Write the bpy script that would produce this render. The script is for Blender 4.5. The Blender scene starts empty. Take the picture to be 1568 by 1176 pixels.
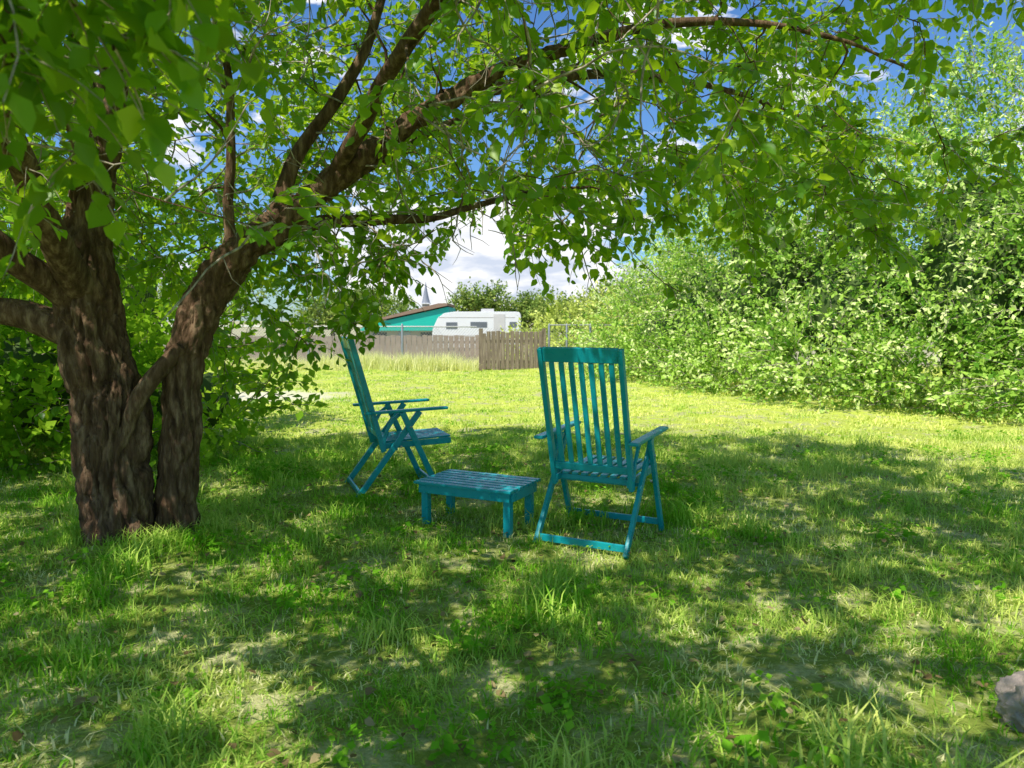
import bpy, bmesh, math, random
import numpy as np
from mathutils import Vector, Matrix, noise
random.seed(7); rng=np.random.default_rng(7)
sc=bpy.context.scene
sc.view_settings.view_transform='Standard'; sc.view_settings.look='None'; sc.view_settings.exposure=0
COL=sc.collection
SUN=Vector((-.36,-.44,.86)).normalized()

# ---------------------------------------------------------------- helpers
def link(o,parent=None):
    COL.objects.link(o)
    if parent: o.parent=parent
    return o
def empty(name,loc=(0,0,0),rz=0):
    e=bpy.data.objects.new(name,None); e.location=loc; e.rotation_euler=(0,0,rz); return link(e)
def mesh_np(name,V,faces,mat=None,parent=None,tint=None,smooth=False,mats=None,midx=None,validate=True):
    V=np.asarray(V,dtype=np.float32)
    me=bpy.data.meshes.new(name)
    me.vertices.add(len(V)); me.vertices.foreach_set('co',V.ravel())
    faces=[np.asarray(f,dtype=np.int32) for f in faces if len(f)]
    nl=sum(f.size for f in faces); npol=sum(len(f) for f in faces)
    me.loops.add(nl); me.polygons.add(npol)
    me.loops.foreach_set('vertex_index',np.concatenate([f.ravel() for f in faces]))
    tot=np.concatenate([np.full(len(f),f.shape[1],dtype=np.int32) for f in faces])
    st=np.concatenate([[0],np.cumsum(tot)[:-1]]).astype(np.int32)
    me.polygons.foreach_set('loop_start',st); me.polygons.foreach_set('loop_total',tot)
    if smooth: me.polygons.foreach_set('use_smooth',np.ones(npol,dtype=bool))
    if mats:
        for m_ in mats: me.materials.append(m_)
        me.polygons.foreach_set('material_index',np.asarray(midx,dtype=np.int32))
    me.update(calc_edges=True)
    if validate: me.validate()
    if tint is not None:
        a=me.attributes.new('tint','FLOAT','POINT'); a.data.foreach_set('value',np.asarray(tint,dtype=np.float32))
    if mat: me.materials.append(mat)
    o=bpy.data.objects.new(name,me)
    link(o,parent)
    return o
def nrm(a): return a/np.maximum(np.linalg.norm(a,axis=-1,keepdims=True),1e-9)

class NT:
    def __init__(s,name):
        s.m=bpy.data.materials.new(name); s.m.use_nodes=True; s.t=s.m.node_tree; s.t.nodes.clear()
        s.out=s.t.nodes.new('ShaderNodeOutputMaterial')
    def n(s,typ,**kw):
        nd=s.t.nodes.new(typ)
        for k,v in kw.items(): setattr(nd,k,v)
        return nd
    def l(s,a,b): s.t.links.new(a,b)
    def ramp(s,fac,stops,interp='LINEAR'):
        r=s.t.nodes.new('ShaderNodeValToRGB'); r.color_ramp.interpolation=interp
        e=r.color_ramp.elements
        while len(e)<len(stops): e.new(.5)
        for i,(p,c) in enumerate(stops):
            e[i].position=p; e[i].color=(c[0],c[1],c[2],1) if not np.isscalar(c) else (c,c,c,1)
        s.l(fac,r.inputs[0]); return r.outputs[0]
    def mix(s,f,a,b,mode='MIX'):
        m=s.t.nodes.new('ShaderNodeMix'); m.data_type='RGBA'; m.blend_type=mode
        for sock,v in ((m.inputs[0],f),(m.inputs[6],a),(m.inputs[7],b)):
            if hasattr(v,'links'): s.l(v,sock)
            else: sock.default_value=v if np.isscalar(v) else (v[0],v[1],v[2],1)
        return m.outputs[2]
    def noise(s,scale,detail=4,vec=None,rough=.55):
        nd=s.n('ShaderNodeTexNoise'); nd.inputs['Scale'].default_value=scale; nd.inputs['Detail'].default_value=detail
        nd.inputs['Roughness'].default_value=rough
        if vec is not None: s.l(vec,nd.inputs['Vector'])
        return nd.outputs['Fac']

def leaf_mat(name,dark,light,yellow,trans,tmix=.42,rough=.42,spec=.5,tm=.6):
    N=NT(name)
    at=N.n('ShaderNodeAttribute'); at.attribute_name='tint'
    c=N.ramp(at.outputs['Fac'],[(0,dark),(.6,light),(1,yellow)])
    if spec>0:
        b=N.n('ShaderNodeBsdfPrincipled'); b.inputs['Roughness'].default_value=rough
        b.inputs['Specular IOR Level'].default_value=spec
        N.l(c,b.inputs['Base Color'])
    else:
        b=N.n('ShaderNodeBsdfDiffuse'); N.l(c,b.inputs[0])
    t=N.n('ShaderNodeBsdfTranslucent')
    N.l(N.mix(tm,c,trans),t.inputs['Color'])
    m=N.n('ShaderNodeMixShader'); m.inputs[0].default_value=tmix
    N.l(b.outputs[0],m.inputs[1]); N.l(t.outputs[0],m.inputs[2]); N.l(m.outputs[0],N.out.inputs[0])
    return N.m
def plain(name,col,rough=.7,var=.15,scale=8,bump=.0,metal=0):
    N=NT(name); tc=N.n('ShaderNodeTexCoord')
    f=N.noise(scale,5,tc.outputs['Object'])
    c=N.mix(f,[x*(1-var) for x in col],[min(1,x*(1+var)) for x in col])
    b=N.n('ShaderNodeBsdfPrincipled'); N.l(c,b.inputs['Base Color']); b.inputs['Roughness'].default_value=rough; b.inputs['Metallic'].default_value=metal
    if bump:
        bp=N.n('ShaderNodeBump'); bp.inputs['Strength'].default_value=bump; bp.inputs['Distance'].default_value=.01
        N.l(N.noise(scale*6,5,tc.outputs['Object']),bp.inputs['Height']); N.l(bp.outputs[0],b.inputs['Normal'])
    N.l(b.outputs[0],N.out.inputs[0]); return N.m

M_leaf=leaf_mat('tree_leaf',(.03,.12,.010),(.13,.34,.015),(.48,.64,.03),(.68,.98,.02),.47,.4,.45,.7)
M_hedge=leaf_mat('hedge_leaf',(.11,.27,.03),(.46,.68,.11),(.90,.96,.45),(.6,.9,.1),.25,.5,0)
M_shrub=leaf_mat('shrub_leaf',(.12,.29,.02),(.27,.49,.03),(.52,.72,.06),(.6,.9,.04),.35,.45,0)
M_dist=leaf_mat('distant_leaf',(.14,.24,.05),(.28,.40,.08),(.48,.55,.14),(.4,.5,.08),.2,.6,0)
M_bush=leaf_mat('far_bush_leaf',(.36,.46,.08),(.62,.70,.14),(.86,.90,.28),(.6,.7,.1),.25,.6,0)
M_litter=leaf_mat('litter_leaf',(.16,.11,.05),(.34,.26,.12),(.6,.5,.26),(.3,.2,.08),.15,.8,0)
M_core=plain('hedge_light_blocker',(.07,.12,.025),.9,.4,3)  # dark green for the light-blocking lumps added inside the foliage

def bark(name,a,b,sc_=9,st=1.0,warm=(.22,.12,.06)):
    N=NT(name); geo=N.n('ShaderNodeNewGeometry'); mp=N.n('ShaderNodeMapping'); mp.inputs['Scale'].default_value=(1,1,.22)
    N.l(geo.outputs['Position'],mp.inputs[0])
    f=N.noise(sc_*3,6,mp.outputs[0],.65); f2=N.noise(4,3,geo.outputs['Position'])
    c=N.ramp(f,[(.36,[x*.25 for x in a]),(.5,a),(.66,b)])
    c=N.mix(f2,c,N.mix(.5,c,warm))
    p=N.n('ShaderNodeBsdfPrincipled'); p.inputs['Roughness'].default_value=.9; p.inputs['Specular IOR Level'].default_value=.2; N.l(c,p.inputs['Base Color'])
    bp=N.n('ShaderNodeBump'); bp.inputs['Strength'].default_value=st; bp.inputs['Distance'].default_value=.03
    N.l(f,bp.inputs['Height']); N.l(bp.outputs[0],p.inputs['Normal']); N.l(p.outputs[0],N.out.inputs[0]); return N.m
M_bark=bark('bark',(.13,.08,.05),(.36,.25,.16))
M_twig=bark('twig_bark',(.42,.36,.29),(.74,.67,.58),12,.3,(.44,.36,.27))

# ---------------------------------------------------------------- tubes
class Tubes:
    def __init__(s): s.V=[]; s.Q=[]; s.n=0
    def add(s,P,R,sides=6):
        P=np.asarray(P,float); R=np.asarray(R,float); n=len(P)
        T=np.gradient(P,axis=0); T=nrm(T)
        ref=np.array([0,0,1.]) if abs(T[0,2])<.8 else np.array([1.,0,0])
        U=np.zeros_like(P); u=np.cross(T[0],ref); u/=np.linalg.norm(u)
        for i in range(n):
            u=u-T[i]*np.dot(u,T[i]); u/=max(np.linalg.norm(u),1e-9); U[i]=u
        W=np.cross(T,U)
        a=np.arange(sides)*2*np.pi/sides
        ring=P[:,None,:]+R[:,None,None]*(np.cos(a)[None,:,None]*U[:,None,:]+np.sin(a)[None,:,None]*W[:,None,:])
        s.V.append(ring.reshape(-1,3))
        i=np.arange(n-1)[:,None]*sides; j=np.arange(sides)[None,:]; k=(j+1)%sides
        s.Q.append(np.stack([i+j,i+k,i+sides+k,i+sides+j],-1).reshape(-1,4)+s.n)
        s.n+=n*sides
    def obj(s,name,mat,parent=None,smooth=True):
        return mesh_np(name,np.concatenate(s.V),[np.concatenate(s.Q)],mat,parent,smooth=smooth)
def catmull(P,step=.12):
    P=np.asarray(P,float); out=[]
    Q=np.vstack([2*P[0]-P[1],P,2*P[-1]-P[-2]])
    for i in range(1,len(Q)-2):
        L=np.linalg.norm(Q[i+1][:3]-Q[i][:3]); m=max(2,int(L/step))
        for t in np.arange(m)/m:
            out.append(.5*((2*Q[i])+(-Q[i-1]+Q[i+1])*t+(2*Q[i-1]-5*Q[i]+4*Q[i+1]-Q[i+2])*t*t+(-Q[i-1]+3*Q[i]-3*Q[i+1]+Q[i+2])*t**3))
    out.append(P[-1]); return np.array(out)

# ---------------------------------------------------------------- leaves
LV=np.array([[0,0,0],[0,.45,-.05],[0,1,-.16],[-.36,.28,.05],[-.29,.62,.02],[.36,.28,.05],[.29,.62,.02]])
def leaf_geo(P,D,Nn,S,simple,wid):
    P=np.asarray(P,float);D=nrm(np.asarray(D,float));Nn=np.asarray(Nn,float);S=np.asarray(S,float)
    X=nrm(np.cross(D,Nn)); Z=np.cross(X,D)
    if simple: lv=np.array([[0,0,0],[.26*wid,.5,.05],[0,1,-.08],[-.26*wid,.5,.05]])
    else: lv=LV*np.array([wid,1,1])
    return P[:,None,:]+S[:,None,None]*(lv[None,:,0,None]*X[:,None,:]+lv[None,:,1,None]*D[:,None,:]+lv[None,:,2,None]*Z[:,None,:])
def leaves(name,P,D,Nn,S,T,mat,parent=None,simple=False,wid=1.0):
    V=leaf_geo(P,D,Nn,S,simple,wid); k=V.shape[1]
    b=(np.arange(len(P))*k)[:,None]
    if simple: F=[np.concatenate([b+np.array([[0,1,2]]),b+np.array([[0,2,3]])])]
    else: F=[np.concatenate([b+np.array([[0,1,4,3]]),b+np.array([[0,5,6,1]])]),np.concatenate([b+np.array([[1,2,4]]),b+np.array([[1,6,2]])])]
    return mesh_np(name,V.reshape(-1,3),F,mat,parent,tint=np.repeat(np.asarray(T),k))

# ================================================================= GROUND
def gz(x,y):
    x=np.asarray(x,float); y=np.asarray(y,float)
    t=np.clip((y-20.5)/10,0,1); t=t*t*(3-2*t)
    und=.025*np.sin(x*1.3+.5)*np.sin(y*1.1)+.012*np.sin(x*3.1+y*2.3)+.01*np.sin(x*5.3-y*4.1)
    mound=.07*np.exp(-((x+2.05)**2+(y-4.12)**2)/.35)
    flat=np.clip((40-np.hypot(x,y-5))/20,0,1)
    return und*flat+mound-.8*t
xs=np.concatenate([-np.geomspace(900,10,30),np.linspace(-9.8,9.8,160),np.geomspace(10,900,30)])
ys=np.concatenate([-np.geomspace(300,4,20),np.linspace(-3.8,22,200),np.linspace(22.3,34,30),np.geomspace(36,1500,30)])
XX,YY=np.meshgrid(xs,ys); Zg=gz(XX,YY)
nx=len(xs); ny=len(ys)
i=np.arange(ny-1)[:,None]*nx; j=np.arange(nx-1)[None,:]
F=np.stack([i+j,i+j+1,i+nx+j+1,i+nx+j],-1).reshape(-1,4)
N=NT('lawn_soil'); geo=N.n('ShaderNodeNewGeometry'); pos=geo.outputs['Position']
f1=N.noise(.55,3,pos); f2=N.noise(3.4,5,pos,.7); f3=N.noise(60,3,pos,.7)
soil=N.mix(f3,(.20,.21,.08),(.80,.76,.42))
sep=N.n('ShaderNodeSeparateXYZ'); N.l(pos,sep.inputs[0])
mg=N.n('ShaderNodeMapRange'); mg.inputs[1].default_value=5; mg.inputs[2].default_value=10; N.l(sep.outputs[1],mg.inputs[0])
grassy=N.mix(mg.outputs[0],N.mix(f3,(.10,.16,.025),(.40,.46,.10)),N.mix(f3,(.36,.48,.05),(.76,.80,.16)))  # lawn beyond the tree: sunlit brightness put into a lighter base colour
c=N.mix(N.ramp(f2,[(.38,0.),(.52,1.)]),soil,grassy)
mr=N.n('ShaderNodeMapRange'); mr.inputs[1].default_value=19.3; mr.inputs[2].default_value=21.5; N.l(sep.outputs[1],mr.inputs[0])
c=N.mix(mr.outputs[0],c,N.mix(f1,(.52,.46,.34),(.42,.42,.2)))
vm=N.n('ShaderNodeVectorMath',operation='DISTANCE')
mp=N.n('ShaderNodeMapping'); mp.inputs['Location'].default_value=(4.6*.5,-12.3,0); mp.inputs['Scale'].default_value=(.5,1,0); N.l(pos,mp.inputs[0]); N.l(mp.outputs[0],vm.inputs[0]); vm.inputs[1].default_value=(0,0,0)
ad=N.n('ShaderNodeMath',operation='ADD'); N.l(vm.outputs['Value'],ad.inputs[0]); N.l(f2,ad.inputs[1])
mm=N.n('ShaderNodeMapRange'); mm.inputs[1].default_value=1.8; mm.inputs[2].default_value=1.0; N.l(ad.outputs[0],mm.inputs[0])
c=N.mix(mm.outputs[0],c,(.76,.72,.52))
p=N.n('ShaderNodeBsdfDiffuse'); N.l(c,p.inputs[0])
bp=N.n('ShaderNodeBump'); bp.inputs['Distance'].default_value=.02; bp.inputs['Strength'].default_value=.7; N.l(f3,bp.inputs['Height']); N.l(bp.outputs[0],p.inputs['Normal'])
N.l(p.outputs[0],N.out.inputs[0])
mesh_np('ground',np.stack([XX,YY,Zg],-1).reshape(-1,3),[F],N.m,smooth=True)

# ---------------------------------------------------------------- grass
def grass_mat(name,g1,g2,dry,dryamt):
    N=NT(name); geo=N.n('ShaderNodeNewGeometry'); pos=geo.outputs['Position']
    at=N.n('ShaderNodeAttribute'); at.attribute_name='tint'
    c=N.mix(at.outputs['Fac'],g1,g2)
    n1=N.noise(1.4,3,pos)
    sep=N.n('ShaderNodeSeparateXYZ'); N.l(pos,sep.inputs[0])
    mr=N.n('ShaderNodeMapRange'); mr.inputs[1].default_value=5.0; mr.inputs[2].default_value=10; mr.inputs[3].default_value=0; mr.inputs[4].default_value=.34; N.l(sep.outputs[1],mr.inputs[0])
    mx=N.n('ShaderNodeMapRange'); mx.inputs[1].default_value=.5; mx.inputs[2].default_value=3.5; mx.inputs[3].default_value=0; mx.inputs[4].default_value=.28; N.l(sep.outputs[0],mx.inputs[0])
    def add(a,b,op='ADD'):
        m=N.n('ShaderNodeMath',operation=op)
        for k,v in enumerate((a,b)):
            if hasattr(v,'links'): N.l(v,m.inputs[k])
            else: m.inputs[k].default_value=v
        return m.outputs[0]
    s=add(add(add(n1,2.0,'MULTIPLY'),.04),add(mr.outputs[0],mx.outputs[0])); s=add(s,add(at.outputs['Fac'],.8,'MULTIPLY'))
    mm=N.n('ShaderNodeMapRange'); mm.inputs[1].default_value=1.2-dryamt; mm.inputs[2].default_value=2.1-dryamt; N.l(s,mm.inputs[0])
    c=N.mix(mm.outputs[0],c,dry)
    b=N.n('ShaderNodeBsdfDiffuse'); N.l(c,b.inputs[0])
    t=N.n('ShaderNodeBsdfTranslucent'); N.l(N.mix(.45,c,(.55,.95,.05)),t.inputs[0])
    m=N.n('ShaderNodeMixShader'); m.inputs[0].default_value=.33
    N.l(b.outputs[0],m.inputs[1]); N.l(t.outputs[0],m.inputs[2]); N.l(m.outputs[0],N.out.inputs[0]); return N.m
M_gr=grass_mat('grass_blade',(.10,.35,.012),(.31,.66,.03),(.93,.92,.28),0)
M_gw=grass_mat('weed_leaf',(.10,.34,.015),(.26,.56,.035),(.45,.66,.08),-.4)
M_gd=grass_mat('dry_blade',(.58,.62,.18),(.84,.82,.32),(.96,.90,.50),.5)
TU=[]
def blades(n,rad,h0,h1,w,mi,lean=.5):
    r=rad*np.sqrt(rng.random(n)); a=rng.random(n)*6.283
    base=np.stack([r*np.cos(a),r*np.sin(a),np.full(n,-.012)],-1)
    h=h0+(h1-h0)*rng.random(n)**1.6
    la=rng.random(n)*6.283; ln=lean*rng.random(n)
    d=nrm(np.stack([np.cos(la)*ln,np.sin(la)*ln,np.ones(n)],-1))
    side=nrm(np.stack([-np.sin(la+rng.normal(0,.6,n)),np.cos(la),np.zeros(n)],-1))*(w*(.6+.8*rng.random(n)))[:,None]
    hz=np.stack([np.cos(la),np.sin(la),-.25*np.ones(n)],-1)
    mid=base+d*(h*.55)[:,None]; tip=base+d*(h*.9)[:,None]+hz*(h*ln*.8)[:,None]
    V=np.stack([base-side,base+side,mid+side*.8,mid-side*.8,tip],1).reshape(-1,3)
    b=(np.arange(n)*5)[:,None]
    TU.append((V,b+np.array([[0,1,2,3]]),b+np.array([[3,2,4]]),np.repeat(rng.random(n),5),mi))
blades(110,.17,.018,.06,.0026,0,.9)
blades(95,.15,.025,.10,.0029,0,1.0)
blades(60,.09,.06,.18,.0031,0,.8)
blades(90,.18,.012,.05,.0025,2,1.3)
n=40; r=.12*np.sqrt(rng.random(n)); a=rng.random(n)*6.283
P=np.stack([r*np.cos(a),r*np.sin(a),.01+.05*rng.random(n)],-1); D=np.stack([np.cos(a*3),np.sin(a*3),.2+.5*rng.random(n)],-1)
V=leaf_geo(P,D,np.tile([0,0,1.],(n,1))+rng.normal(0,.3,(n,3)),.016+.022*rng.random(n),True,1.5); b=(np.arange(n)*4)[:,None]
TU.append((V.reshape(-1,3),b+np.array([[0,1,2,3]]),np.zeros((0,3),int),np.repeat(rng.random(n),4),1))
blades(60,.14,.15,.55,.005,2,.45)
blades(85,.34,.02,.07,.007,0,1.0)

def nz(x,y,s,o=0): return noise.noise((x*s+o,y*s-o,o*.37))
pts=[];sclA=[];idx=[]
def in_view(x,y): return abs(x)<.72*y+1.2
cnt=0
while cnt<4900:
    y=1.4+rng.random()*6.6; x=rng.uniform(-6.5,6.8)
    if not in_view(x,y): continue
    cnt+=1
    d=.7*nz(x,y,2.1,3)+.6*nz(x,y,5.0,9)-.05*(x>1)
    q=rng.random(); lush=nz(x,y,.9,21)
    if d<-.17+.05*(y<3.4):
        if rng.random()<.4: continue
        k=3 if rng.random()<.55 else 0
    elif q<.05+.1*(lush>.1): k=2
    elif q<.40+.2*lush: k=1
    elif q<.78: k=0
    elif q<.87: k=4
    else: k=3
    pts.append((x,y)); idx.append(k); sclA.append((.75+.55*rng.random())*(1+.5*max(0,lush)))
cnt=0
while cnt<2500:
    y=7.5+rng.random()*12; x=rng.uniform(-13,13)
    if not in_view(x,y): continue
    cnt+=1
    if ((x+4.6)*.5)**2+(y-12.3)**2<.8: continue
    if nz(x,y,1.3,2)<-.36: continue
    pts.append((x,y)); idx.append(6 if rng.random()<.9 else 1); sclA.append(1.0+.5*rng.random())
for _ in range(800):
    x=rng.uniform(-14,5); y=19.2+rng.normal(0,.35)
    if -.9<x<.9 and y<19.2: continue
    pts.append((x,y)); idx.append(5); sclA.append(.6+.7*rng.random()*(1 if nz(x,0,.8,5)>0 else .5))
for _ in range(60):
    a=rng.random()*6.283; r=.2+.12*rng.random()
    pts.append((-2.04+1.35*r*math.cos(a),4.1+r*math.sin(a))); idx.append(2); sclA.append(.6+.4*rng.random())
pts=np.array(pts); idx=np.array(idx); sclA=np.array(sclA); pz=gz(pts[:,0],pts[:,1]); ang=rng.random(len(pts))*6.283; rnd=rng.random(len(pts))
VV=[];QQ=[];TT_=[];TI=[];mq=[];mt=[];off=0
for k,(V,q4,q3,ti,mi) in enumerate(TU):
    s=np.where(idx==k)[0]
    if len(s)==0: continue
    ca,sa=np.cos(ang[s])[:,None],np.sin(ang[s])[:,None]; sc_=sclA[s][:,None]
    W=np.stack([(V[None,:,0]*ca-V[None,:,1]*sa)*sc_+pts[s,0][:,None],(V[None,:,0]*sa+V[None,:,1]*ca)*sc_+pts[s,1][:,None],V[None,:,2]*sc_+pz[s][:,None]],-1)
    nv=len(V); o_=off+np.arange(len(s))[:,None,None]*nv
    VV.append(W.reshape(-1,3).astype(np.float32)); QQ.append((q4[None]+o_).reshape(-1,4)); mq.append(np.full(len(QQ[-1]),mi))
    if len(q3): TT_.append((q3[None]+o_).reshape(-1,3)); mt.append(np.full(len(TT_[-1]),mi))
    TI.append((ti[None]*.55+rnd[s][:,None]*.45).ravel()); off+=nv*len(s)
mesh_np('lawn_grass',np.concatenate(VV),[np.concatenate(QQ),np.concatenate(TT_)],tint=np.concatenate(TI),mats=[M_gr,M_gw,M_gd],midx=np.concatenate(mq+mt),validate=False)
del VV,QQ,TT_,TI

# ================================================================= TREE
tree=empty('mulberry_tree',(0,0,0))
limbs=[
 [(-2.11,4.08,-.08,.24),(-2.12,4.08,.08,.195),(-2.15,4.08,.4,.178),(-2.20,4.1,.9,.168),(-2.27,4.12,1.25,.168),(-2.29,4.16,1.75,.115),(-2.2,4.3,2.5,.08),(-2.0,4.5,3.3,.05),(-1.8,4.8,4.2,.02)],
 [(-1.90,4.19,-.08,.14),(-1.90,4.19,.1,.115),(-1.88,4.19,.4,.104),(-1.84,4.18,.72,.10),(-1.79,4.17,1.07,.108),(-1.68,4.2,1.36,.108),(-1.47,4.2,1.63,.093),(-1.22,4.25,1.83,.078),(-.97,4.3,2.04,.069),(-.68,4.3,2.25,.061),(-.38,4.3,2.45,.050),(.06,4.3,2.66,.037),(.82,4.25,2.85,.026),(1.55,4.2,2.8,.015),(2.1,4.2,2.62,.008)],
 [(-2.25,4.1,1.15,.10),(-2.6,4.1,1.27,.08),(-3.3,4.1,1.42,.06),(-4.3,4.0,1.9,.04),(-5.2,3.9,2.6,.015)],
 [(-2.29,4.1,1.35,.09),(-2.15,3.4,1.95,.06),(-1.75,2.4,2.35,.045),(-1.1,1.5,2.45,.03),(-.4,.6,2.6,.015)],
 [(-2.3,4.1,1.3,.08),(-2.75,3.3,1.95,.055),(-3.2,2.2,2.5,.035),(-3.4,1.0,2.9,.015)],
 [(-2.3,4.2,1.6,.07),(-2.8,5.0,2.3,.05),(-3.3,5.9,2.9,.03),(-3.6,6.6,3.1,.015)],
 [(-1.46,4.2,1.63,.055),(-1.15,4.3,1.78,.042),(-.85,4.4,1.82,.034),(-.5,4.5,1.85,.024),(.0,4.7,2.0,.016),(.5,4.9,2.1,.009)],
 [(-1.3,4.22,1.76,.055),(-1.22,4.3,2.1,.042),(-1.0,4.4,2.5,.035),(-.8,4.5,2.9,.028),(-.6,4.6,3.5,.015)],
 [(-1.56,4.2,1.5,.035),(-1.55,4.2,1.9,.028),(-1.52,4.2,2.4,.022),(-1.6,4.2,3.1,.012)],
 [(-1.5,4.2,1.6,.06),(-1.1,4.9,2.1,.045),(-.5,5.8,2.7,.03),(.2,6.6,3.1,.014)],
 [(-.97,4.3,2.07,.045),(-.3,3.4,2.65,.035),(.6,2.4,3.0,.025),(1.4,1.5,3.2,.012)],
 [(-.38,4.3,2.47,.04),(.6,5.1,2.85,.03),(1.6,5.8,2.95,.02),(2.5,6.1,2.75,.01)],
 [(-2.12,4.05,.5,.03),(-1.98,4.0,.85,.045),(-1.80,4.1,1.1,.04)],
 [(-1.75,2.4,2.35,.03),(-1.25,1.7,2.1,.018),(-.95,1.35,1.95,.01),(-.72,1.2,1.8,.006)],
]
T_tr=Tubes(); T_l=Tubes()
NP=[];ND=[];NR=[];NPL=[];cent=[]
for li,Lm in enumerate(limbs):
    hi=li<2
    C=catmull(np.array(Lm),.02 if hi else .1)
    C[:,:3]+= np.array([[.03*noise.noise((p[0]*3,p[1]*3,p[2]*3+li)),.02*noise.noise((p[0]*3+9,p[1]*3,p[2]*3+li)),.02*noise.noise((p[0]*4+5,p[1]*3,li))] for p in C])
    (T_tr if hi else T_l).add(C[:,:3],C[:,3],110 if hi else 10)
    if hi: cent.append(np.repeat(C[:,:3],110,axis=0))
    S=C[::7] if hi else C
    G=nrm(np.gradient(S[:,:3],axis=0))
    for k,pnt in enumerate(S):
        if pnt[2]>1.45 and li not in (12,):
            NP.append(pnt[:3]); ND.append(G[k]); NR.append(pnt[3]); NPL.append(k*.1)
V=np.concatenate(T_tr.V)
cent=np.concatenate(cent); out=nrm(V-cent)
disp=np.zeros(len(V))
for q,(v,o) in enumerate(zip(V,out)):
    if v[2]>2.8: continue
    w=noise.noise((v[0]*5,v[1]*5,v[2]*4))*.5
    n1=1-abs(noise.noise((v[0]*18+w,v[1]*18,v[2]*4.6)))*3.0
    n2=1-abs(noise.noise((v[0]*40,v[1]*40,v[2]*13+5)))*2.6
    n3=noise.noise((v[0]*5,v[1]*5,v[2]*1.5+3))
    rr_=np.linalg.norm(v-cent[q])
    disp[q]=-rr_*(.26*max(0,n1)**1.3+.10*max(0,n2)) + rr_*.28*n3 +rr_*.09
V=V+out*disp[:,None]
mesh_np('trunk',V,[np.concatenate(T_tr.Q)],M_bark,tree,smooth=True)

def zlow(x,y):
    u=x/max(y,.6)
    if u>-.18: s=.115
    elif u>-.38: s=.0+.115*(u+.38)/.20*.8
    else: s=-.01
    z=1.25+s*y+.06*y*noise.noise((x*1.1,y*1.1,2.))
    if x<-1.0 and y<3.95: return 1.85
    if y<2.6: z=max(z,2.3+.1*noise.noise((x,y,4.)))
    return z
def ztop(x,y):
    r2=((x+.8)/4.7)**2+((y-3.1)/4.3)**2
    return 2.45+2.2*math.sqrt(max(0,1-r2))
att=[]
tries=0
while len(att)<2450 and tries<150000:
    tries+=1
    x=rng.uniform(-5.6,3.9); y=rng.uniform(-1.2,7.4)
    if ((x+.8)/4.7)**2+((y-3.1)/4.3)**2>1: continue
    z=rng.uniform(1.1,4.6)
    if z<zlow(x,y)+.12 or z>ztop(x,y): continue
    xs_,ys_=x+.42*z,y+.51*z
    if .50*noise.noise((x*1.1,y*1.1,z*1.3+7))+.80*noise.noise((xs_*2.1,ys_*2.1,z*.6))<-.15: continue
    if math.hypot(x,y)<1.0 and z<2.3: continue
    if z<1.25+.36*y+.15 and x>.50*y+.1: continue
    if -2.6<x<-1.2 and 3.0<y<4.3 and z<1.9 and rng.random()<.8: continue
    if -1.7<x<-.1 and 2.0<y<4.8 and 1.6<z<2.8 and rng.random()<.62: continue
    att.append((x,y,z))
for c_,n_,s_ in (((-.74,1.25,1.86),10,.13),((-.95,1.35,1.75),7,.12),((-1.0,1.5,1.95),15,.2),((-1.3,1.7,1.85),10,.16),((-.58,1.15,2.0),6,.12),((-1.7,2.3,1.85),9,.2),((-.55,4.3,1.62),6,.12),((-.85,4.4,1.62),5,.12),((-1.15,4.6,1.52),10,.17),((-.95,4.75,1.27),3,.08),((.25,4.4,1.75),8,.15),((-1.75,5.0,1.3),14,.28),((-2.3,5.6,1.0),13,.35),((1.5,4.4,1.95),12,.22),((.9,4.8,1.95),12,.25),((2.1,4.3,1.95),9,.2),((2.75,4.3,2.05),4,.1),((2.35,4.3,2.3),5,.15)):
    for _ in range(n_):
        att.append(tuple(np.array(c_)+rng.normal(0,s_,3)*np.array([1,1,.8])))
arrP=np.array(NP); arrPL=np.array(NPL)
att=np.array(att)
d0=np.min(np.linalg.norm(att[:,None,:]-arrP[None],axis=2),axis=1)
att=att[np.argsort(d0)]
cap=60000; buf=np.zeros((cap,3)); pl=np.zeros(cap); rad=np.zeros(cap); n=len(NP)
buf[:n]=arrP; pl[:n]=arrPL; rad[:n]=NR
dirs=np.zeros((cap,3)); dirs[:n]=ND
ends=[]
for a_ in att:
    d=np.linalg.norm(buf[:n]-a_,axis=1)
    k=int(np.argmin(d+.18*pl[:n])); dist=d[k]
    if dist<.05: ends.append((a_,nrm(dirs[k]))); continue
    p0=buf[k]; r0=min(rad[k]*.7,.008+.0075*dist)
    ctrl=p0+dirs[k]*dist*.3+(a_-p0)*.25+np.array([0,0,.12*dist])
    m=max(3,int(dist/.11)); t=np.linspace(0,1,m+1)[:,None]
    P=(1-t)**2*p0+2*t*(1-t)*ctrl+t*t*a_
    P[1:-1]+=rng.normal(0,.018,(m-1,3))
    R=r0*(1-t[:,0])+.0030*t[:,0]
    T_l.add(P,R,5)
    G=nrm(np.gradient(P,axis=0))
    if n+m<cap:
        buf[n:n+m]=P[1:]; dirs[n:n+m]=G[1:]; rad[n:n+m]=R[1:]; pl[n:n+m]=pl[k]+dist*t[1:,0]; n+=m
    ends.append((a_,G[-1]))
T_l.obj('limbs',M_bark,tree)
T_w=Tubes(); LP=[];LD=[];LN=[];LS=[];LT=[]
up=np.array([0,0,1.])
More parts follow.
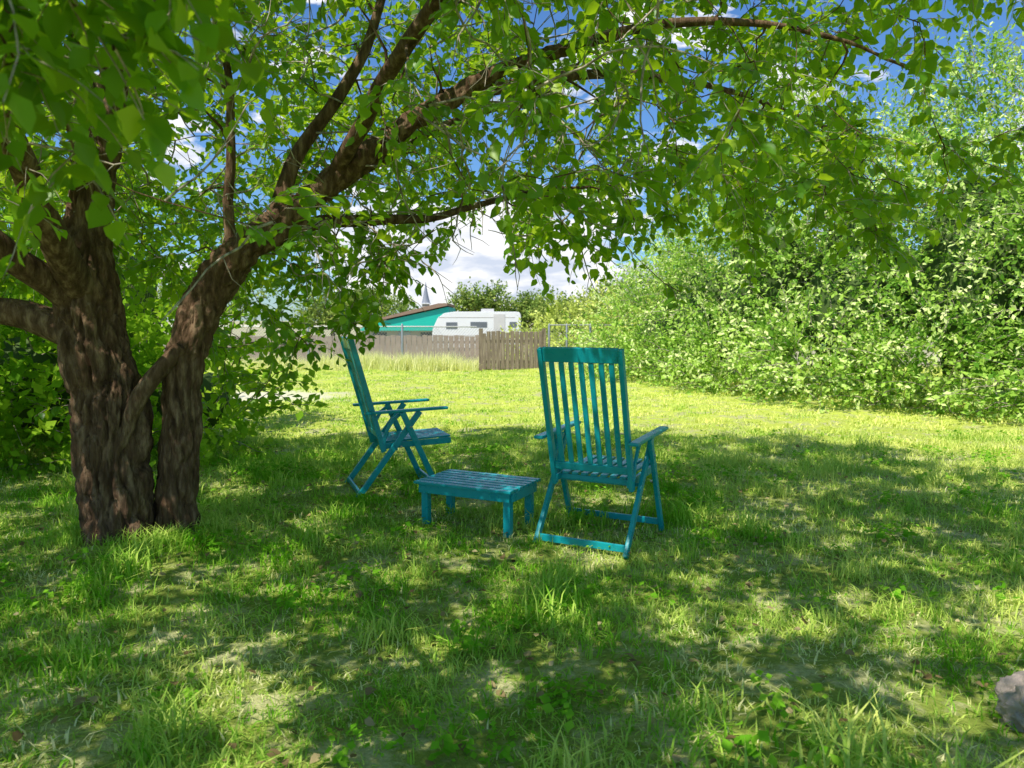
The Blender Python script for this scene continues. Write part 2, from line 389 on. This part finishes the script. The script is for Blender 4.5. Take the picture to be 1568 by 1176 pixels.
for (e,g) in ends:
    ct=noise.noise((e[0]*1.5,e[1]*1.5,e[2]*1.5))
    for w in range(random.choice((3,4,5))):
        d=nrm(g*.9+rng.normal(0,.75,3)*np.array([1,1,.6])+up*.1)
        L_=rng.uniform(.16,.36); m=4
        P=[e-g*rng.uniform(0,.12)]
        for s in range(m):
            d=nrm(d+np.array([0,0,-.18])+rng.normal(0,.12,3)); P.append(P[-1]+d*L_/m)
        P=np.array(P); T_w.add(P,np.linspace(.0028,.0011,m+1),3)
        nl=int(L_/.034)
        for q in range(nl):
            t=(q+.6)/nl*m; i0=min(int(t),m-1); pt=P[i0]+(P[i0+1]-P[i0])*(t-i0); tw=nrm(P[i0+1]-P[i0])
            side=nrm(np.cross(tw,up)+rng.normal(0,.25,3))*(1 if q%2 else -1)
            LP.append(pt+side*.008); LD.append(tw*.5+side*.8+np.array([0,0,-.35])+rng.normal(0,.3,3)); LN.append(up+rng.normal(0,.5,3))
            LS.append(rng.uniform(.047,.092)*(1.0 if q<nl-2 else .75)); LT.append(np.clip(.40+.6*ct+rng.normal(0,.28)+.12*(q/nl),0,1))
for _ in range(2600):
    k=rng.integers(0,n); p0=buf[k]
    if not(-2.6<p0[0]<.6 and 2.3<p0[1]<5.0 and 1.5<p0[2]<3.3): continue
    d=nrm(rng.normal(0,1,3)+np.array([.2,0,-.1])); L_=rng.uniform(.25,.7); P=[p0]
    for s in range(7):
        d=nrm(d+rng.normal(0,.24,3)); P.append(P[-1]+d*L_/7)
        if s in(2,4):
            dd=nrm(d+rng.normal(0,.7,3)); T_w.add(np.array([P[-1],P[-1]+dd*.08,P[-1]+dd*.15+rng.normal(0,.02,3)]),[.0026,.002,.0012],3)
    T_w.add(np.array(P),np.linspace(.006,.0018,8),4)
T_w.obj('twigs',M_twig,tree)
leaves('foliage',LP,LD,LN,LS,LT,M_leaf,tree)

# ================================================================= shrubs / hedge
def sprays(name,blobs,nshoot,llen,mat,parent,L0=.4,L1=.9,per=13,upb=.5,wid=1.,front=None,droop=.1,stemmat=None,gnd=0.0,tv=.8):
    B=np.array(blobs,float); wts=B[:,3]*B[:,5]+B[:,4]*B[:,5]; wts/=wts.sum()
    b=B[rng.choice(len(B),nshoot,p=wts)]
    dv=nrm(rng.normal(0,1,(nshoot,3)))
    if front is not None:
        f=np.array(front); s=(dv@f)<0; s&=rng.random(nshoot)<.7; dv[s]-=2*(dv[s]@f)[:,None]*f
    lump=np.array([noise.noise((p[0]*.8+p[3],p[1]*.8,p[2])) for p in np.hstack([dv*3+b[:,:3],b[:,3:4]])])
    start=b[:,:3]+dv*b[:,3:6]*(.70+.25*rng.random(nshoot)+.34*lump)[:,None]
    start[:,2]=np.where(start[:,2]<gnd+.03,gnd+.03+.25*rng.random(nshoot),start[:,2])
    dv2=dv.copy(); dv2[:,2]=np.maximum(dv2[:,2],-.1)
    d=nrm(dv2+np.array([0,0,upb])+rng.normal(0,.45,(nshoot,3)))
    L=rng.uniform(L0,L1,nshoot)
    pts_=[start]; cur=start.copy()
    for s in range(4):
        cur=cur+d*(L/4)[:,None]; cur[:,2]=np.maximum(cur[:,2],gnd+.02); pts_.append(cur.copy()); d=nrm(d+np.array([0,0,-droop])+rng.normal(0,.1,(nshoot,3)))
    pts_=np.stack(pts_,1); ns=nshoot
    big=np.array([noise.noise((p[0]*.7,p[1]*.7,p[2]*.9)) for p in start])
    ti=np.clip(.45+tv*lump+.5*big+rng.normal(0,.16,ns),0,1)
    t=(np.arange(per)+.5)/per*4; i0=t.astype(int); fr=(t-i0)[None,:,None]
    PP=pts_[:,i0]*(1-fr)+pts_[:,np.minimum(i0+1,4)]*fr; TD=nrm(pts_[:,np.minimum(i0+1,4)]-pts_[:,i0]+1e-6)
    sd=nrm(rng.normal(0,1,PP.shape)); DD=TD*.7+sd*.8; NN=np.array([0,0,1.])+rng.normal(0,.6,PP.shape)
    if front is not None: NN=NN+.5*np.array(front)
    S=llen*rng.uniform(.6,1.2,PP.shape[:2]); TT=np.clip(ti[:,None]+rng.normal(0,.16,PP.shape[:2]),0,1)
    leaves(name+'_leaves',PP.reshape(-1,3),DD.reshape(-1,3),NN.reshape(-1,3),S.ravel(),TT.ravel(),mat,parent,simple=True,wid=wid)
    if stemmat:
        Tb=Tubes()
        for q in range(0,ns,3): Tb.add(pts_[q],[.007,.006,.005,.003,.002],3)
        Tb.obj(name+'_stems',stemmat,parent)
def core(name,blobs,sc_,parent,mat):  # dark solid lumps added inside the leaves to block light
    V=[];F=[];off=0
    bm=bmesh.new(); bmesh.ops.create_icosphere(bm,subdivisions=3,radius=1); base=np.array([v.co[:] for v in bm.verts]); fc=np.array([[v.index for v in f.verts] for f in bm.faces]); bm.free()
    for b in blobs:
        b=np.array(b,float); k=np.array([1+.35*noise.noise(Vector(v)*2+Vector(b[:3])) for v in base])
        V.append(b[:3]+base*k[:,None]*b[3:6]*sc_); F.append(fc+off); off+=len(base)
    V=np.concatenate(V); V[:,2]=np.maximum(V[:,2],-.9)
    mesh_np(name,V,[np.concatenate(F)],mat,parent,smooth=True)

hedge=empty('overgrown_hedge')
hb=[]; cb=[]
line=[(9.5,5.6),(8.4,7.6),(7.5,9.4),(6.6,11.2),(5.4,12.7),(4.4,14.4),(3.7,16.3),(3.4,18.4)]
hts=[4.6,5.4,4.5,5.1,4.4,5.2,3.5,2.5]
for (x,y),h in zip(line,hts):
    hb.append((x,y,h*.38,1.5,1.5,h*.42)); cb.append((x+.7,y+.6,h*.36,1.1,1.1,h*.38))
    hb.append((x+rng.uniform(.1,.9),y+rng.uniform(-.3,.9),h*.66,1.25,1.25,h*.30))
    hb.append((x+rng.uniform(.3,1.2),y+rng.uniform(-.6,.9),h*.86,.75,.75,h*.18))
    for k in range(3):
        hb.append((x-.75+rng.uniform(-.6,.6),y-.8+rng.uniform(-.8,.8),h*rng.uniform(.08,.25),.85,.85,h*.16))
    hb.append((x-.2,y-.3,.3,1.5,1.5,.45))
    hb.append((x+1.6,y+1.4,h*.55,1.4,1.4,h*.55))
sprays('hedge',hb,11000,.092,M_hedge,hedge,.3,.85,12,.35,1.05,(-.75,-.66,0),.13,M_twig)
sprays('hedge_top',[(x+.7,y+.6,h*.82,1.3,1.3,h*.24) for (x,y),h in zip(line,hts)],900,.08,M_hedge,hedge,.7,1.6,16,1.4,.8,None,.02,M_twig)
core('hedge_light_blocker',cb,.8,hedge,M_core)

shr=empty('wild_shrub')
sb=[(-3.1,7.1,.5,.9,.7,.6),(-4.1,6.6,.7,1.0,.8,.9),(-5.2,6.4,1.1,1.3,1.0,1.3),(-6.4,6.3,1.2,1.4,1.2,1.6),(-4.6,8.4,1.3,1.4,1.2,1.6),(-6.8,8.5,1.6,1.8,1.4,2.0),(-8.5,7.5,1.6,1.8,1.6,2.1),(-8.8,5.2,1.4,1.6,1.5,1.9),(-6.8,10.5,1.4,1.5,1.2,1.6)]
sprays('shrub',sb,5200,.10,M_shrub,shr,.3,.75,12,.35,1.3,(.3,-.95,0),.12,M_twig)
core('shrub_light_blocker',[(b[0]-.1,b[1]+.3,b[2],b[3],b[4],b[5]) for b in sb],.5,shr,M_core)

fb=empty('far_bushes')
sprays('far_bushes',[(2.6,26,.3,1.3,1,1.0),(4.0,24,.6,1.4,1.2,1.4),(5.6,22.5,.9,1.6,1.3,1.9),(1.2,31,.0,1.6,1,.9),(7,27,1,2.2,1.6,2.4),(3.4,33,.5,2.5,1.5,1.7)],2400,.16,M_bush,fb,.3,.9,9,.5,1.2,(0,-1,0),.05,M_twig,-.8)

# ================================================================= distant trees
def dist_tree(name,x,y,h,w,n=650,ls=.26):
    e=empty(name,(x,y,-.8)); b=[]
    for k in range(10):
        b.append((rng.uniform(-.38,.38)*w,rng.uniform(-.3,.3)*w,h*rng.uniform(.35,.8),w*.2,w*.2,h*.15))
    sprays('crown',b,n,ls,M_dist,e,.5,1.3,9,.6,1.3)
    t=Tubes(); t.add([(0,0,-.2),(.1,0,h*.3),(0,.1,h*.7)],[.25,.18,.05],8)
    for q in b: t.add([(0,0,h*.25),(q[0]*.5,q[1]*.5,q[2]*.7),(q[0],q[1],q[2])],[.12,.08,.03],5)
    t.obj('trunk',M_bark,e)
for (x,y,h,w) in ((-2.6,62,4.6,4.0),(.6,66,4.2,5),(4.5,58,3.8,5),(8,48,4.6,6),(-12,66,4.6,6),(-24,60,6,9),(-36,66,7,10),(-17,72,5,7),(14,60,7,9),(24,62,8,10),(36,60,9,11)):
    dist_tree('distant_tree',x,y,h,w)

# ================================================================= box helper
def bbox_mesh(parts,name,mat,parent,bev=.004,seg=2):
    bm=bmesh.new()
    for pt in parts:
        b2=bmesh.new(); bmesh.ops.create_cube(b2,size=1)
        if pt[0]=='b':
            M=Matrix.Translation(pt[1])@Matrix.Diagonal((*pt[2],1)); 
        else:
            p1,p2=Vector(pt[0]),Vector(pt[1]); z=(p2-p1); Ln=z.length; z.normalize(); x=Vector(pt[4]); x=(x-z*x.dot(z)).normalized(); y=z.cross(x)
            R=Matrix((x,y,z)).transposed().to_4x4()
            M=Matrix.Translation((p1+p2)/2)@R@Matrix.Diagonal((pt[2],pt[3],Ln,1))
        bmesh.ops.transform(b2,matrix=M,verts=b2.verts)
        if bev: bmesh.ops.bevel(b2,geom=b2.edges[:],offset=bev,segments=seg,affect='EDGES',profile=.6)
        tmp=bpy.data.meshes.new('t'); b2.to_mesh(tmp); b2.free(); bm.from_mesh(tmp); bpy.data.meshes.remove(tmp)
    me=bpy.data.meshes.new(name); bm.to_mesh(me); bm.free(); me.materials.append(mat)
    return link(bpy.data.objects.new(name,me),parent)

N=NT('teal_paint'); tc=N.n('ShaderNodeTexCoord'); f=N.noise(14,4,tc.outputs['Object'])
c=N.mix(f,(.003,.28,.34),(.008,.42,.48))
p=N.n('ShaderNodeBsdfPrincipled'); N.l(c,p.inputs['Base Color']); N.l(N.ramp(f,[(.3,.22),(.7,.4)]),p.inputs['Roughness'])
bp=N.n('ShaderNodeBump'); bp.inputs['Strength'].default_value=.25; bp.inputs['Distance'].default_value=.003
mp=N.n('ShaderNodeMapping'); mp.inputs['Scale'].default_value=(1,1,.2); N.l(tc.outputs['Object'],mp.inputs[0]); N.l(N.noise(60,4,mp.outputs[0]),bp.inputs['Height']); N.l(bp.outputs[0],p.inputs['Normal'])
N.l(p.outputs[0],N.out.inputs[0]); M_teal=N.m
M_metal=plain('galvanised',(.45,.45,.44),.45,.2,20,metal=.8)

def chair(loc,face):
    fx,fy=face; rz=math.atan2(fy,fx)-math.pi/2
    e=empty('folding_garden_chair',loc,rz)
    X=(1,0,0); 
    bt=Vector((0,-.10,.35)); tp=Vector((0,-.315,1.13))
    dn=tuple(tp-bt)
    def bk(x,t,off=0): 
        v=bt.lerp(tp,t); v.x=x; return v
    bbox_mesh([(bk(s*.235,-.03),bk(s*.235,1),.028,.04,X) for s in(-1,1)],'back_stiles',M_teal,e,.005)
    bbox_mesh([(bk(-.221,.955),bk(.221,.955),.085,.022,dn),(bk(-.221,.12),bk(.221,.12),.045,.02,dn)],'back_rails',M_teal,e,.005)
    bbox_mesh([(bk(x,.148),bk(x,.900),.030,.014,X) for x in np.linspace(-.176,.176,7)],'back_slats',M_teal,e,.004)
    bbox_mesh([((s*.222,-.12,.365),(s*.222,.40,.385),.022,.042,X) for s in(-1,1)],'seat_rails',M_teal,e,.005)
    bbox_mesh([((-.211,.385,.383),(.211,.385,.383),.022,.04,(0,1,0)),((-.211,-.06,.367),(.211,-.06,.367),.022,.03,(0,1,0))],'seat_cross_rails',M_teal,e,.004)
    bbox_mesh([((x,-.085,.392),(x,.405,.412),.040,.014,X) for x in np.linspace(-.176,.176,7)],'seat_slats',M_teal,e,.004)
    bbox_mesh([((s*.285,-.235,.612),(s*.285,.36,.632),.058,.02,X) for s in(-1,1)],'armrests',M_teal,e,.009)
    bbox_mesh([((s*.270,-.30,.0),(s*.270,.16,.612),.024,.042,X) for s in(-1,1)],'rear_legs',M_teal,e,.005)
    bbox_mesh([((s*.298,.30,.0),(s*.298,.03,.61),.024,.042,X) for s in(-1,1)],'front_legs',M_teal,e,.005)
    st=[]
    for s in(-1,1):
        pr=[Vector((s*.245,-.10,.38)),Vector((s*.245,-.075,.48)),Vector((s*.245,-.03,.555)),Vector((s*.245,.03,.60))]
        for a_,b_ in zip(pr[:-1],pr[1:]): st.append((a_,b_+(b_-a_)*.12,.016,.026,X))
    bbox_mesh(st,'arm_struts',M_teal,e,.004)
    bbox_mesh([((-.258,-.275,.045),(.258,-.275,.045),.04,.018,(0,0,1)),((-.286,.275,.07),(.286,.275,.07),.038,.018,(0,0,1)),((-.258,-.01,.345),(.258,-.01,.345),.022,.022,(0,0,1))],'foot_rails',M_teal,e,.004)
    t=Tubes()
    for s in(-1,1):
        for (y,z) in((.085,.505),(.015,.37)):
            P0=np.array([s*.316,y,z]); t.add([P0+np.array([-.008*s,0,0]),P0,P0+np.array([.001*s,0,0])],[.008,.008,.0001],10)
    t.obj('pivots',M_metal,e)
    return e
zc=lambda x,y: float(gz(x,y))-.004
f=np.array([.46,.89]); f/=np.linalg.norm(f)
cx,cy=.372+f[0]*.30,4.13+f[1]*.30
chair((cx,cy,zc(cx,cy)+.005),f)
f2=(.94,.34); cx,cy=-.90,5.58
chair((cx,cy,zc(cx,cy)+.005),f2)
ax=math.atan2(-.45,.89); tb=empty('low_slatted_table',(-.21,4.58,zc(-.21,4.58)),ax)
bbox_mesh([((-.33,y,.292),(.33,y,.292),.046,.016,(0,1,0)) for y in np.linspace(-.187,.187,7)],'top_slats',M_teal,tb,.004)
bbox_mesh([((-.31,s*.175,.255),(.31,s*.175,.255),.056,.02,(0,0,1)) for s in(-1,1)]+[((s*.315,-.163,.255),(s*.315,.163,.255),.054,.02,(0,0,1)) for s in(-1,1)]+[((0,-.163,.27),(0,.163,.27),.02,.03,(0,0,1))],'apron',M_teal,tb,.004)
bbox_mesh([((sx*.282,sy*.142,0),(sx*.282,sy*.142,.282),.045,.045,(1,0,0)) for sx in(-1,1) for sy in(-1,1)],'legs',M_teal,tb,.005)

# ================================================================= fence
wood=NT('weathered_wood'); tc=wood.n('ShaderNodeTexCoord'); mp=wood.n('ShaderNodeMapping'); mp.inputs['Scale'].default_value=(6,6,.7); wood.l(tc.outputs['Object'],mp.inputs[0])
f=wood.noise(4,6,mp.outputs[0],.7); c=wood.ramp(f,[(.3,(.12,.09,.065)),(.55,(.26,.20,.15)),(.75,(.42,.35,.27))])
p=wood.n('ShaderNodeBsdfPrincipled'); p.inputs['Roughness'].default_value=.85; wood.l(c,p.inputs['Base Color']); wood.l(p.outputs[0],wood.out.inputs[0]); M_wood=wood.m
M_wood2=plain('pale_weathered_wood',(.36,.28,.22),.9,.35,5)
pf=empty('wooden_gate_panel',(0,19,0))
pk=[('b',(x,0,.48+rng.uniform(-.02,.02)),(.106,.022,.96+rng.uniform(-.06,.05))) for x in np.arange(-.70,.75,.118)]
bbox_mesh(pk,'pickets',M_wood,pf,.004,1)
bbox_mesh([('b',(x,.06,.5),(.1,.1,1.08)) for x in(-.78,.80)]+[('b',(0,.035,z),(1.5,.04,.08)) for z in(.2,.72)],'rails_posts',M_wood,pf,.004,1)
cf=empty('chain_link_fence',(0,19.4,0)); t=Tubes()
for x in list(np.arange(-22,-.5,2.4))+[.95,1.4,2.0,3.4]:
    t.add([(x,0,-.1),(x,0,1.12),(x,0,1.16)],[.03,.03,.012],8)
t.add([(-22,0,1.08),(-10,0,1.09),(-.9,0,1.08)],[.02]*3,6); t.add([(.95,0,1.12),(2.5,0,1.12),(3.6,0,1.12)],[.02]*3,6)
t.obj('posts',M_metal,cf)
V=[];Q=[]
hgt=1.05
for x in np.arange(-22,3.4,.075):
    if -.95<x<.85: continue
    for s in(-1,1):
        dx=hgt*.9*s; k=len(V); w=.0045
        V+=[(x-w,.0+s*.003,.02),(x+w,s*.003,.02),(x+dx+w,s*.003,hgt),(x+dx-w,s*.003,hgt)]; Q.append((k,k+1,k+2,k+3))
mesh_np('mesh_wire',V,[np.array(Q)],M_metal,cf)
pf2=empty('weathered_picket_fence',(0,23,-.22))
bbox_mesh([('b',(x,0,.5+rng.uniform(-.03,.03)),(.145,.02,1.0)) for x in np.arange(-22,-.3,.16)],'pickets',M_wood2,pf2,0)
bbox_mesh([('b',(-11.1,.03,z),(21.8,.04,.08)) for z in(.25,.8)],'rails',M_wood2,pf2,0)

# ================================================================= caravan
M_white=plain('white_panel',(.82,.82,.81),.35,.03,3); M_glass=plain('dark_glass',(.05,.06,.075),.12,.3,2); M_grey=plain('grey_trim',(.33,.35,.38),.5,.1,3); M_tyre=plain('tyre',(.03,.03,.03),.9,.2,9)
cv=empty('camper_trailer',(-1.95,42,-.8),.06)
prof=[(-2.35,.55),(-2.42,1.1),(-2.36,1.6),(-2.1,2.15),(-1.75,2.42),(-1.2,2.5),(2.2,2.5),(2.34,2.42),(2.38,2.2),(2.38,.55),(1.1,.55),(1.0,.85),(.2,.85),(.1,.55)]
def extr(prof,y0,y1,name,mat,parent,bev=.03):
    bm=bmesh.new(); vs=[bm.verts.new((x,y0,z)) for x,z in prof]; f_=bm.faces.new(vs)
    r=bmesh.ops.extrude_face_region(bm,geom=[f_]); bmesh.ops.translate(bm,vec=(0,y1-y0,0),verts=[g for g in r['geom'] if isinstance(g,bmesh.types.BMVert)])
    bmesh.ops.recalc_face_normals(bm,faces=bm.faces[:])
    if bev: bmesh.ops.bevel(bm,geom=bm.edges[:],offset=bev,segments=2,affect='EDGES')
    me=bpy.data.meshes.new(name); bm.to_mesh(me); bm.free(); me.materials.append(mat); return link(bpy.data.objects.new(name,me),parent)
extr(prof,-1.1,1.1,'body',M_white,cv)
bbox_mesh([('b',(-1.35,-1.105,1.75),(.6,.03,.36)),('b',(.1,-1.105,1.8),(.9,.03,.3)),('b',(1.95,-1.105,1.8),(.4,.03,.3))],'windows',plain('caravan_window',(.16,.18,.2),.15,.3,2),cv,.01,1)
bbox_mesh([('b',(1.2,-1.11,1.5),(.62,.03,1.75)),('b',(0,-1.105,2.2),(4.1,.02,.05)),('b',(-1.0,-1.105,1.2),(2.6,.02,.12)),('b',(.6,0,2.58),(.7,.6,.16)),('b',(-2.9,0,.5),(1.2,.1,.1))],'trim_door_vent',plain('beige_trim',(.62,.60,.57),.5,.1,3),cv,.008,1)
t=Tubes()
for y in(-1.02,.85):
    t.add([(.6,y-.1,.34),(.6,y-.09,.34),(.6,y+.09,.34),(.6,y+.1,.34)],[.2,.34,.34,.2],20)
t.add([(-2.6,0,.45),(-2.6,0,0)],[.04,.04],8); t.obj('wheels',M_tyre,cv)

M_troof=plain('teal_metal_roof',(.01,.50,.38),.45,.1,2); M_broof=plain('brown_shingle',(.30,.20,.14),.9,.2,4,.3); M_stucco=plain('tan_stucco',(.42,.37,.32),.9,.08,2)
hs=empty('teal_roof_house',(-7.0,52,-.8))
bbox_mesh([('b',(0,0,1.0),(5.6,5,2.0))],'walls',M_stucco,hs,.01,1)
extr([(-3.2,1.35),(3.2,1.35),(2.9,2.9),(-1.2,2.0)],-3.0,3.0,'roof',M_troof,hs,.02)
extr([(-1.3,2.06),(2.85,2.96),(2.9,3.12),(2.3,3.12),(-1.4,2.2)],-3.2,3.1,'roof_cap',M_broof,hs,.01)
bbox_mesh([('b',(-1.6,-2.51,.9),(.9,.04,.7)),('b',(1.5,-2.51,.9),(.9,.04,.7))],'windows',M_glass,hs,.01,1)
bbox_mesh([('b',(0,-2.52,.65),(.8,.05,1.3))],'door',M_grey,hs,.01,1)
sp=empty('church_steeple',(-7.9,70,-.8))
bbox_mesh([('b',(0,0,1.75),(.62,.62,3.5))],'tower',M_stucco,sp,.02,1)
bbox_mesh([('b',(0,0,3.54),(.82,.82,.1))],'cornice',M_white,sp,.02,1)
t=Tubes(); t.add([(0,0,3.59),(0,0,3.7),(0,0,4.4),(0,0,5.5)],[.42,.36,.2,.02],8); t.obj('spire',plain('slate_spire',(.26,.28,.33),.6,.1,2),sp,False)
bbox_mesh([('b',(0,-.32,3.0),(.26,.03,.5))],'louvre',M_grey,sp,.01,1)

# ================================================================= rock, litter
bm=bmesh.new(); bmesh.ops.create_icosphere(bm,subdivisions=5,radius=1)
for v in bm.verts:
    k=1+.3*noise.noise(v.co*1.4)+.16*noise.noise(v.co*4)+.07*noise.noise(v.co*12)+.03*noise.noise(v.co*30); v.co=Vector((v.co.x*.15*k,v.co.y*.12*k,v.co.z*.11*k))
me=bpy.data.meshes.new('rock'); bm.to_mesh(me); bm.free(); me.materials.append(plain('stone',(.40,.33,.30),.9,.4,14,.8)); ro=link(bpy.data.objects.new('rock',me)); ro.location=(1.68,2.25,.05)
for pl_ in me.polygons: pl_.use_smooth=True
n=1800; x=rng.normal(-.9,2.3,n); y=rng.uniform(1.6,7.5,n)
P=np.stack([x,y,gz(x,y)+.012+.03*rng.random(n)],-1); a=rng.random(n)*6.283
leaves('leaf_litter',P,np.stack([np.cos(a),np.sin(a),rng.normal(0,.25,n)],-1),np.array([0,0,1.])+rng.normal(0,.35,(n,3)),rng.uniform(.02,.045,n),rng.random(n),M_litter)

# ================================================================= world
K=.15/.115
w=bpy.data.worlds.new('World'); sc.world=w; w.use_nodes=True; nt=w.node_tree; nt.nodes.clear()
o=nt.nodes.new('ShaderNodeOutputWorld'); bg=nt.nodes.new('ShaderNodeBackground'); bg.inputs[1].default_value=.115
sky=nt.nodes.new('ShaderNodeTexSky'); sky.sky_type='NISHITA'; sky.sun_disc=False; sky.sun_elevation=math.asin(SUN.z); sky.sun_rotation=math.atan2(SUN.x,SUN.y)%(2*math.pi)
sky.dust_density=.2; sky.ozone_density=5; sky.air_density=1.2
tc=nt.nodes.new('ShaderNodeTexCoord'); mp=nt.nodes.new('ShaderNodeMapping'); mp.inputs['Scale'].default_value=(4,4,11); mp.inputs['Location'].default_value=(1.7,.4,0)
nt.links.new(tc.outputs['Generated'],mp.inputs[0])
ns=nt.nodes.new('ShaderNodeTexNoise'); ns.inputs['Scale'].default_value=1.6; ns.inputs['Detail'].default_value=7; ns.inputs['Roughness'].default_value=.6; nt.links.new(mp.outputs[0],ns.inputs[0])
vd=nt.nodes.new('ShaderNodeVectorMath'); vd.operation='DISTANCE'; m2=nt.nodes.new('ShaderNodeMapping'); m2.inputs['Scale'].default_value=(1,.0,2.2); nt.links.new(tc.outputs['Generated'],m2.inputs[0]); nt.links.new(m2.outputs[0],vd.inputs[0]); vd.inputs[1].default_value=(-.03,0,.075*2.2)
mr=nt.nodes.new('ShaderNodeMapRange'); mr.inputs[1].default_value=.06; mr.inputs[2].default_value=.25; mr.inputs[3].default_value=.36; mr.inputs[4].default_value=.01; nt.links.new(vd.outputs['Value'],mr.inputs[0])
ad=nt.nodes.new('ShaderNodeMath'); ad.operation='ADD'; nt.links.new(ns.outputs['Fac'],ad.inputs[0]); nt.links.new(mr.outputs[0],ad.inputs[1])
cr=nt.nodes.new('ShaderNodeValToRGB'); cr.color_ramp.elements[0].position=.57; cr.color_ramp.elements[1].position=.63; nt.links.new(ad.outputs[0],cr.inputs[0])
cc=nt.nodes.new('ShaderNodeValToRGB'); cc.color_ramp.elements[0].position=.38; cc.color_ramp.elements[0].color=(4.6*K,5.1*K,6.1*K,1); cc.color_ramp.elements[1].position=.54; cc.color_ramp.elements[1].color=(7.4*K,7.4*K,7.5*K,1)
ns2=nt.nodes.new('ShaderNodeTexNoise'); ns2.inputs['Scale'].default_value=4; ns2.inputs['Detail'].default_value=4; nt.links.new(mp.outputs[0],ns2.inputs[0]); nt.links.new(ns2.outputs['Fac'],cc.inputs[0])
tn=nt.nodes.new('ShaderNodeMix'); tn.data_type='RGBA'; tn.blend_type='MULTIPLY'; tn.inputs[0].default_value=1; nt.links.new(sky.outputs[0],tn.inputs[6]); tn.inputs[7].default_value=(.66,.93,1.25,1)
mx=nt.nodes.new('ShaderNodeMix'); mx.data_type='RGBA'; nt.links.new(cr.outputs[0],mx.inputs[0]); nt.links.new(tn.outputs[2],mx.inputs[6]); nt.links.new(cc.outputs[0],mx.inputs[7])
nt.links.new(mx.outputs[2],bg.inputs[0]); nt.links.new(bg.outputs[0],o.inputs[0])
sl=bpy.data.lights.new('sun','SUN'); sl.energy=5; sl.angle=math.radians(.5); sl.color=(1,.95,.84); so=link(bpy.data.objects.new('sun',sl)); so.rotation_euler=SUN.to_track_quat('Z','Y').to_euler(); so.location=(-6,-8,14)

cd=bpy.data.cameras.new('camera'); cd.lens=1162/1568*36; cd.sensor_width=36; cd.clip_end=3000; cd.clip_start=.05
cd.dof.use_dof=True; cd.dof.focus_distance=4.8; cd.dof.aperture_fstop=cd.lens/1000/.006
ca=link(bpy.data.objects.new('camera',cd)); ca.location=(0,0,1.25); ca.rotation_euler=(math.radians(90-4.82),0,0); sc.camera=ca
